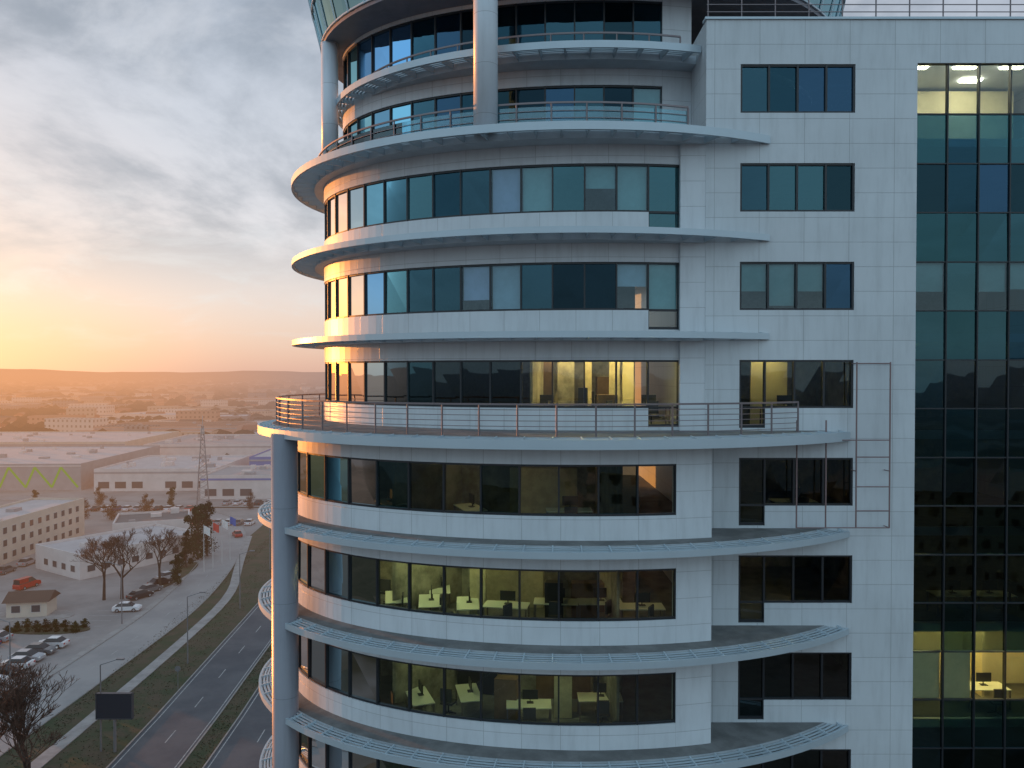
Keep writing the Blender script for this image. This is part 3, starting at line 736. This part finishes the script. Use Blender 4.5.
# ------------------------------------------------------------------ vegetation
M['bark'] = pbr('bark', (.06, .04, .03), .9, haze=True, var=.3)
M['twig'] = pbr('twig', (.085, .048, .032), .9, haze=True)
def leafmat(name, a, b):
    m, nt, out = newmat(name); geo = nd(nt, 'ShaderNodeNewGeometry')
    c = mixc(nt, mrange(nt, noise(nt, .8, 4, .7, geo.outputs['Position']), .35, .65), a, b)
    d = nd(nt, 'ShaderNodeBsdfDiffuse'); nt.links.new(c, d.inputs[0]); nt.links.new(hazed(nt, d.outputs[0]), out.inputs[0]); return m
M['leafd'] = leafmat('evergreen_leaf', (.018, .028, .013), (.045, .055, .024))
M['leafb'] = leafmat('autumn_leaf', (.06, .035, .02), (.12, .065, .03))
M['wood'] = leafmat('far_wood', (.030, .026, .016), (.07, .045, .026))
def bare_proto(name, seed, h, spread=.55, depth=6):
    q = random.Random(seed); t = MB(); c = MB()
    def grow(p, d, ln, r, lv):
        e = p + d * ln; (t if lv < 2 else c).tube(p, e, max(r, .016), 5 if lv < 2 else 3, max(r * .68, .012))
        if lv >= depth: return
        for k in range(3 if lv < 4 else 2 + (q.random() < .5)):
            a = Vector((q.uniform(-1, 1), q.uniform(-1, 1), q.uniform(-.2, .8)))
            nd_ = (d * (1 - spread * .5) + a * spread).normalized()
            st = p + d * ln * (1 if k == 0 else q.uniform(.55, 1))
            grow(st, nd_, ln * q.uniform(.62, .84), r * .6, lv + 1)
    grow(Vector((0, 0, 0)), Vector((.02, .01, 1)), h * .27, h * .022, 0)
    r = empty(name, (0, 0, 0)); t.build('trunk', M['bark'], r); c.build('crown', M['twig'], r); return r
def leafy_proto(name, seed, h, w, mat, n=2600, cone=False, base=.12, ls=.35):
    q = random.Random(seed); r = empty(name, (0, 0, 0)); t = MB(); t.tube((0, 0, 0), (.05, 0, h * .75), h * .02, 6, h * .006)
    cl = []
    for _ in range(26):
        z = q.uniform(base, 1) ; rad = w / 2 * ((1 - z) ** .75 * 1.2 + .05 if cone else math.sqrt(max(.03, 1 - ((z - .58) / .46) ** 2)))
        a = q.uniform(0, 6.28); rr = rad * q.uniform(.2, .85); c = Vector((rr * math.cos(a), rr * math.sin(a), z * h)); cl.append((c, q.uniform(.12, .26) * w * (1.1 - z * .4)))
        t.tube((0, 0, max(.1, z * h * .6)), c, h * .006, 4, .02)
    t.build('trunk', M['bark'], r); m = MB()
    for _ in range(n):
        c, s_ = q.choice(cl); v = Vector((q.gauss(0, 1), q.gauss(0, 1), q.gauss(0, .8))).normalized() * s_ * q.uniform(.45, 1.1); p = c + v
        a = Vector((q.uniform(-1, 1), q.uniform(-1, 1), q.uniform(-1, 1))).normalized() * ls; b = a.orthogonal().normalized() * ls * q.uniform(.5, 1)
        m.face([p - a * .5, p + b * .5, p + a * .5, p - b * .5])
    m.build('crown', mat, r); return r
ba = bare_proto('bare_tree', 3, 11.5, .55, 8); bb = bare_proto('bare_tree', 9, 9.5, .6, 7)
ev = leafy_proto('evergreen_tree', 5, 9.5, 5.2, M['leafd']); ec = leafy_proto('conifer_tree', 6, 9, 4, M['leafd'], cone=True); at = leafy_proto('brown_tree', 8, 8.5, 7, M['leafb'], 2200)
sh = leafy_proto('shrub', 12, 1.4, 2.2, M['leafd'], 500, base=.1, ls=.22)
def put(proto, x, y, s, rz, label, cat, group=None):
    o = proto if proto.name not in used else copy_tree(proto); used[proto.name] = 1
    o.location = (x, y, 0); o.scale = (s, s, s); o.rotation_euler = (0, 0, rz); tag(o, label, cat, group); return o
x, y = G(28, 805); put(ba, x, y, 1.25, .4, 'large bare tree rising at the bottom left corner', 'tree')
x, y = G(-15, 785); put(ba, x, y, 1.15, 2.1, 'bare tree cut by the left edge at the bottom', 'tree')
for (px, py, s, rz, lb) in ((104, 600, 1.4, 0, 'bare brown tree leftmost before the low white office'), (122, 599, 1.45, 1.3, 'bare brown tree second from left before the low white office'),
        (160, 587, 1.35, 3.0, 'bare brown tree at the right end before the low white office')):
    x, y = G(px, py); put(bb, x, y, s, rz, lb, 'tree')
for (px, py, pr, s, lb) in ((198, 560, ev, 1.2, 'dark round evergreen tree left of the flagpoles'), (207, 556, ev, 1.2, 'dark round evergreen tree just behind the flagpoles'),
        (186, 568, ec, .8, 'small dark conifer at the office corner'), (178, 585, ev, .6, 'low dark evergreen beside the slip road bend')):
    x, y = G(px, py); put(pr, x, y, s, rnd.uniform(0, 6), lb, 'tree')
for i, (px, py) in enumerate(((35, 505), (100, 505), (146, 512), (172, 508), (250, 509), (112, 520), (228, 470), (60, 452), (120, 448), (180, 455), (240, 450), (84, 519), (15, 450), (90, 447), (150, 446), (205, 447), (262, 446), (40, 440), (76, 437), (134, 436), (190, 438), (232, 436))):
    x, y = G(px, py); put(at if i % 3 else ev, x, y, rnd.uniform(.4, .7), i, 'small tree between the halls and yards of the middle distance', 'tree', 'trees between the halls')
for i in range(16):
    x, y = -77.5 + (i % 8) * 1.5, (119.9 if i < 8 else 122.2); put(sh, x, y, rnd.uniform(.5, .9), i, 'low dark shrub in the car park planting bed', 'shrub', 'shrubs in the car park bed')
m = MB(); q = random.Random(4)
ring = [(math.cos(i * math.pi / 4), math.sin(i * math.pi / 4)) for i in range(8)]
for _ in range(3600):
    yy = 400 * math.exp(q.random() * 2.9); xx = (q.uniform(-80, 360) - 512) / F * yy
    if q.random() < .6: xx = round(xx / (yy * .12)) * yy * .12 + q.uniform(-1, 1) * yy * .02
    w = q.uniform(2.5, 6) * (1 + yy / 1800); h = q.uniform(3.5, 7.5) * (1 + yy / 9000); b = len(m.v)
    for (zz, rr) in ((0, .7), (.45, 1), (.8, .6)):
        for (a, c) in ring: m.vert((xx + a * w * rr * q.uniform(.7, 1.2), yy + c * w * rr * q.uniform(.7, 1.2), h * zz * q.uniform(.85, 1.1)))
    m.vert((xx, yy, h))
    for k in range(8):
        k2 = (k + 1) % 8
        m.f += [(b + k, b + k2, b + 8 + k2, b + 8 + k), (b + 8 + k, b + 8 + k2, b + 16 + k2, b + 16 + k), (b + 16 + k, b + 16 + k2, b + 24)]
o = m.build('distant_woods', M['wood']); tag(o, 'hazy scattered trees and hedges covering the distant plain', 'woods', kind='stuff')

# ------------------------------------------------------------------ cars
M['tyre'] = pbr('tyre', (.02, .02, .02), .8, haze=True); M['rim'] = pbr('rim', (.4, .4, .42), .35, .6, haze=True)
M['cglass'] = pbr('car_glass', (.02, .025, .03), .08, haze=True)
M['hl'] = pbr('headlight', (.7, .7, .68), .2, haze=True); M['tl'] = pbr('taillight', (.4, .02, .02), .3, haze=True)
CC = {n: pbr('car_' + n, c, .25, .1, haze=True) for n, c in dict(white=(.62, .63, .66), silver=(.36, .37, .40), black=(.02, .02, .024), red=(.40, .03, .02), blue=(.04, .08, .2), grey=(.13, .135, .145)).items()}
def extr(m, prof, w0, w1, zlo, zhi):
    n = len(prof); b = len(m.v)
    for s_ in (-1, 1):
        for (x, z) in prof:
            t = min(1, max(0, (z - zlo) / (zhi - zlo))); m.vert((x, s_ * (w0 + (w1 - w0) * t), z))
    m.f.append(tuple(b + i for i in range(n))); m.f.append(tuple(b + n + i for i in reversed(range(n))))
    for i in range(n): m.f.append((b + i, b + n + i, b + n + (i + 1) % n, b + (i + 1) % n))
def car_proto(col, van=False):
    r = empty('parked_car', (0, 0, 0)); m = MB()
    if van: body = [(-2.3, .3), (-2.35, .9), (-2.3, 1.15), (1.35, 1.2), (2.2, 1.0), (2.35, .75), (2.35, .3)]; cab = [(-2.28, 1.15), (-2.2, 1.95), (.6, 2.0), (1.5, 1.18)]
    else: body = [(-2.1, .28), (-2.18, .6), (-2.1, .9), (-1.5, .95), (.95, .93), (1.8, .82), (2.12, .65), (2.15, .3)]; cab = [(-1.75, .93), (-1.2, 1.38), (-.9, 1.44), (.1, 1.44), (.45, 1.38), (1.1, .92)]
    extr(m, body, .88, .80, .3, 1.1)
    b = m.build('body', CC[col], r)
    m = MB(); zt = max(z for _, z in cab); extr(m, cab, .78, .6, .92, zt); m.build('glasshouse', M['cglass'], r)
    m = MB(); x0, x1 = ((-2.15, .55) if van else (-1.1, .3)); m.box(x0, x1, -.6, .6, zt - .01, zt + .035)
    if van: m.box(-2.2, -.3, -.72, .72, 1.2, 1.95)
    m.build('roof', CC[col], r)
    for (x, y) in ((-1.3, -.8), (-1.3, .8), (1.32, -.8), (1.32, .8)):
        m = MB(); m.tube((x, y - .1, .32), (x, y + .1, .32), .32, 14); t = m.build('wheel', M['tyre'], r)
        m = MB(); m.tube((x, y - .11, .32), (x, y + .11, .32), .19, 10); m.build('rim', M['rim'], t)
    for y in (-.62, .62):
        m = MB(); m.box(2.0, 2.17, y - .16, y + .16, .58, .72); m.build('headlight', M['hl'], r)
        m = MB(); m.box(-2.2, -2.1, y - .15, y + .15, .62, .8); m.build('taillight', M['tl'], r)
    return r
cars = {}
def car(col, x, y, rz, label, group=None, van=False):
    key = (col, van)
    if key not in cars: cars[key] = o = car_proto(col, van)
    else: o = copy_tree(cars[key])
    o.location = (x, y, .02); o.rotation_euler = (0, 0, rz); tag(o, label, 'van' if van else 'car', group)
ords = ['first', 'second', 'third', 'fourth', 'fifth', 'sixth', 'seventh', 'eighth', 'ninth', 'tenth', 'eleventh', 'twelfth']
row = ['silver', 'white', 'black', 'white', 'silver', 'grey', 'white']
for i, c in enumerate(row):
    car(c, -67 + rnd.uniform(-.3, .3), 97.2 + i * 2.7, rnd.choice((0, math.pi)), '%s car, %s from the near end of the row by the slip road' % (c, ords[i]), 'cars in the near car park row')
for i, c in enumerate(['black', 'white', 'blue', 'silver']):
    car(c, -77 + rnd.uniform(-.3, .3), 107.7 + i * 2.7, rnd.choice((0, math.pi)), '%s car, %s from the near end of the left car park row' % (c, ords[i]), 'cars in the left car park row')
x, y = G(127, 611); car('white', x, y, R(8), 'white car standing alone on the open asphalt beside the planting bed')
x, y = G(27, 588); car('red', x, y, R(75), 'red van parked before the cream apartment block', van=True)
for i, (px, py, c) in enumerate(((140, 598, 'black'), (150, 592, 'grey'), (160, 585, 'black'), (168, 579, 'silver'))):
    x, y = G(px, py); car(c, x, y, R(60), '%s car parked under the bare trees, %s from the right' % (c, ords[3 - i]), 'cars under the bare trees')
for i, c in enumerate(['white', 'silver', 'white', 'black', 'white', 'red', 'silver', 'white', 'grey', 'white']):
    car(c, -93 + i * 2.7, 205, R(90), '%s car parked %s from the left in the showroom row' % (c, ords[i]), 'cars in the showroom row')
for i, c in enumerate(['white', 'black', 'white', 'blue', 'white', 'silver', 'white', 'black', 'white', 'silver', 'red', 'white']):
    car(c, -123 + i * 3.0, 226, R(90), '%s car parked %s from the left before the white warehouse' % (c, ords[i]), 'cars before the white warehouse')
for i, c in enumerate(['silver', 'white', 'white', 'black', 'white', 'grey', 'white']):
    car(c, -86 + i * 3.2, 236, R(90), '%s car parked %s from the left before the white showroom' % (c, ords[i]), 'cars before the white showroom')
for i, c in enumerate(['white', 'grey', 'silver', 'black', 'white']):
    car(c, -101 + i * .2, 149 + i * 6.5, R(88), '%s car parked %s from the near end along the apartment block' % (c, ords[i]), 'cars along the apartment block')
x, y = G(243, 533); car('red', x, y - 4, R(120), 'red car driving on the slip road bend')

# ------------------------------------------------------------------ street furniture
M['pole'] = pbr('pole_metal', (.22, .22, .23), .5, .4, haze=True)
lp = empty('street_lamp', (0, 0, 0)); m = MB(); m.tube((0, 0, 0), (0, 0, 9.2), .11, 8, .06); m.build('pole', M['pole'], lp)
m = MB(); m.tube((0, 0, 9.2), (1.9, 0, 9.8), .05, 6, .04); m.build('arm', M['pole'], lp)
m = MB(); m.box(1.7, 2.5, -.14, .14, 9.74, 9.88); m.build('lamp_head', M['pole'], lp)
for i, (x, y, rz) in enumerate(((-43.3, 82, 0), (-44.5, 107, 0), (-46, 132, 0), (-49, 158, 0), (-61.8, 96, R(180)), (-62, 124, R(180)), (-69, 168, R(180)))):
    o = lp if i == 0 else copy_tree(lp); o.location = (x, y, 0); o.rotation_euler = (0, 0, rz)
    tag(o, 'grey street lamp with one arm, %s from the near end of the %s side' % (ords[i] if i < 4 else ords[i - 4], 'highway' if i < 4 else 'slip road'), 'street lamp', 'street lamps')
x, y = G(115, 752)
r = empty('billboard', (x, y, 0), 0, 'dark billboard on a single post on the grass verge', 'billboard')
m = MB(); m.tube((0, 0, 0), (0, 0, 3.6), .16, 10); m.build('post', M['pole'], r)
m = MB(); m.box(-1.85, 1.85, -.15, .15, 3.6, 6.2); pn = m.build('panel', pbr('billboard_dark', (.03, .032, .045), .5, haze=True), r)
m = MB()
for (a, b, c, d) in ((-1.9, 1.9, 3.52, 3.62), (-1.9, 1.9, 6.18, 6.26), (-1.93, -1.83, 3.52, 6.26), (1.83, 1.93, 3.52, 6.26)): m.box(a, b, -.19, .19, c, d)
m.build('frame', pbr('billboard_frame', (.07, .07, .08), .5, haze=True), pn)
x, y = G(203, 506); r = empty('radio_mast', (x, y, 0), .3, 'slim lattice radio mast rising between the halls', 'mast'); H = 24
m = MB(); cs = [(-1, -1), (1, -1), (1, 1), (-1, 1)]; wz = lambda z: 1.5 * (1 - z / H) + .25
for (a, b) in cs: m.tube((a * wz(0), b * wz(0), 0), (a * wz(H), b * wz(H), H), .09, 4)
m.build('leg', M['pole'], r); m = MB(); z = 0
while z < H - 1:
    z2 = min(H, z + 1.6)
    for i in range(4):
        a, b = cs[i], cs[(i + 1) % 4]
        m.tube((a[0] * wz(z), a[1] * wz(z), z), (b[0] * wz(z2), b[1] * wz(z2), z2), .05, 3); m.tube((b[0] * wz(z), b[1] * wz(z), z), (a[0] * wz(z2), a[1] * wz(z2), z2), .05, 3)
    z = z2
m.build('brace', M['pole'], r); m = MB(); m.tube((0, 0, H), (0, 0, H + 3), .06, 5)
for i in range(3): m.box(-.5 + i * .4, -.3 + i * .4, -.6, -.5, H - 2.4, H - .8)
m.build('antenna', M['pframe'], r)
for i, (px, c) in enumerate(((204, (.7, .7, .7)), (213, (.55, .08, .06)), (222, (.7, .7, .7)), (230, (.08, .14, .45)))):
    x, y = G(px, 572 - i * 4); r = empty('flagpole', (x, y, 0), 0, 'slim flagpole with %s flag, %s from left' % (('white', 'red', 'white', 'blue')[i], ords[i]), 'flagpole', 'flagpoles by the office')
    m = MB(); m.tube((0, 0, 0), (0, 0, 9.5), .08, 6, .05); m.build('pole', M['pframe'], r)
    m = MB(); n = 8
    for k in range(n):
        a, b = k / n, (k + 1) / n; f = lambda t: (t * 1.3, .2 * math.sin(t * 6), -.5 * t)
        p, q_ = f(a), f(b); m.face([(p[0], p[1], 7.7 + p[2]), (q_[0], q_[1], 7.7 + q_[2]), (q_[0], q_[1], 9.3 + q_[2]), (p[0], p[1], 9.3 + p[2])])
    m.build('flag', pbr('flag_cloth', c, .8, haze=True), r)
x, y = G(178, 690); r = empty('road_sign', (x, y, 0), 0, 'round road sign on a thin post on the grass verge', 'road sign')
m = MB(); m.tube((0, 0, 0), (0, 0, 2.9), .04, 6); m.build('post', M['pole'], r)
m = MB(); m.tube((0, -.05, 2.7), (0, -.08, 2.7), .36, 20); m.build('sign_plate', M['pole'], r)

# ------------------------------------------------------------------ light
w = bpy.data.worlds.new('World'); sc.world = w; w.use_nodes = True; nt = w.node_tree; nt.nodes.clear()
out = nd(nt, 'ShaderNodeOutputWorld'); tc = nd(nt, 'ShaderNodeTexCoord'); sp = nd(nt, 'ShaderNodeSeparateXYZ'); nt.links.new(tc.outputs['Generated'], sp.inputs[0])
X, Y, Z = sp.outputs; zc = mth(nt, 'MAXIMUM', Z, 0)
def ramp(v, st):
    n = nd(nt, 'ShaderNodeValToRGB'); e = n.color_ramp.elements
    while len(e) < len(st): e.new(.5)
    for i, (p, c) in enumerate(st): e[i].position = p; e[i].color = (*c, 1)
    nt.links.new(v, n.inputs[0]); return n.outputs[0]
front = ramp(zc, [(0, (.60, .41, .36)), (.035, (.64, .49, .46)), (.09, (.68, .60, .62)), (.17, (.66, .645, .70)), (.28, (.56, .59, .67)), (.45, (.42, .48, .58)), (1, (.36, .42, .52))])
dt = nd(nt, 'ShaderNodeVectorMath', operation='DOT_PRODUCT'); nt.links.new(tc.outputs['Generated'], dt.inputs[0]); dt.inputs[1].default_value = SUN
g = mrange(nt, dt.outputs['Value'], .78, 1.0)
lowz = mth(nt, 'EXPONENT', mth(nt, 'MULTIPLY', zc, -7.5))
gl = mth(nt, 'MULTIPLY', g, lowz)
front = mixc(nt, gl, front, (1.05, .62, .38))
cx = nd(nt, 'ShaderNodeCombineXYZ'); den = mth(nt, 'ADD', zc, .24)
nt.links.new(mth(nt, 'DIVIDE', X, den), cx.inputs[0]); nt.links.new(mth(nt, 'DIVIDE', Y, den), cx.inputs[1])
n1 = noise(nt, .95, 9, .6, cx.outputs[0], .35)
mask = mth(nt, 'MULTIPLY', mrange(nt, n1, .40, .56), mrange(nt, zc, .05, .2))
ccol = ramp(zc, [(0, (.48, .38, .38)), (.1, (.43, .41, .46)), (.2, (.34, .36, .43)), (.35, (.245, .285, .355)), (1, (.24, .28, .36))])
front = mixc(nt, mth(nt, 'MULTIPLY', mask, .92), front, ccol)
n2 = noise(nt, 2.6, 9, .62, cx.outputs[0], .4)
mask2 = mth(nt, 'MULTIPLY', mrange(nt, n2, .48, .68), mrange(nt, zc, .01, .08))
front = mixc(nt, mth(nt, 'MULTIPLY', mask2, .5), front, mixc(nt, gl, (.62, .64, .70), (1.0, .80, .66)))
core = mth(nt, 'MULTIPLY', mrange(nt, dt.outputs['Value'], .955, 1.0), mth(nt, 'EXPONENT', mth(nt, 'MULTIPLY', zc, -9.0)))
front = mixc(nt, core, front, (3.6, 1.25, .28))
rear = ramp(zc, [(0, (.48, .58, .68)), (.15, (.56, .72, .86)), (.5, (.58, .82, .98)), (1, (.47, .66, .85))])
rear = mixc(nt, mth(nt, 'MULTIPLY', mrange(nt, n1, .42, .62), .5), rear, (.31, .41, .50))
bk = mrange(nt, Y, .12, -.3)
colr = mixc(nt, bk, front, rear)
b1 = nd(nt, 'ShaderNodeBackground'); nt.links.new(colr, b1.inputs[0]); b1.inputs[1].default_value = 1.0
sky = nd(nt, 'ShaderNodeTexSky'); sky.sky_type = 'NISHITA'; sky.sun_disc = False; sky.sun_elevation = R(3); sky.sun_rotation = R(-56)
b2 = nd(nt, 'ShaderNodeBackground'); nt.links.new(sky.outputs[0], b2.inputs[0]); b2.inputs[1].default_value = .05
ad = nd(nt, 'ShaderNodeAddShader'); nt.links.new(b1.outputs[0], ad.inputs[0]); nt.links.new(b2.outputs[0], ad.inputs[1]); nt.links.new(ad.outputs[0], out.inputs[0])
sl = bpy.data.lights.new('sun', 'SUN'); sl.energy = 5.0; sl.angle = R(.5); sl.color = (1, .32, .06)
so = bpy.data.objects.new('sun', sl); COL.objects.link(so); so.rotation_euler = SUN.to_track_quat('Z', 'Y').to_euler()

cam = bpy.data.cameras.new('camera'); cam.sensor_width = 36; cam.lens = F / 1024 * 36; cam.clip_end = 60000; cam.clip_start = .1
co = bpy.data.objects.new('camera', cam); COL.objects.link(co); co.location = (0, 0, CAMH); co.rotation_euler = (R(90) - PITCH, 0, 0)
sc.camera = co
sc.view_settings.view_transform = 'Standard'; sc.view_settings.look = 'None'; sc.view_settings.exposure = 0
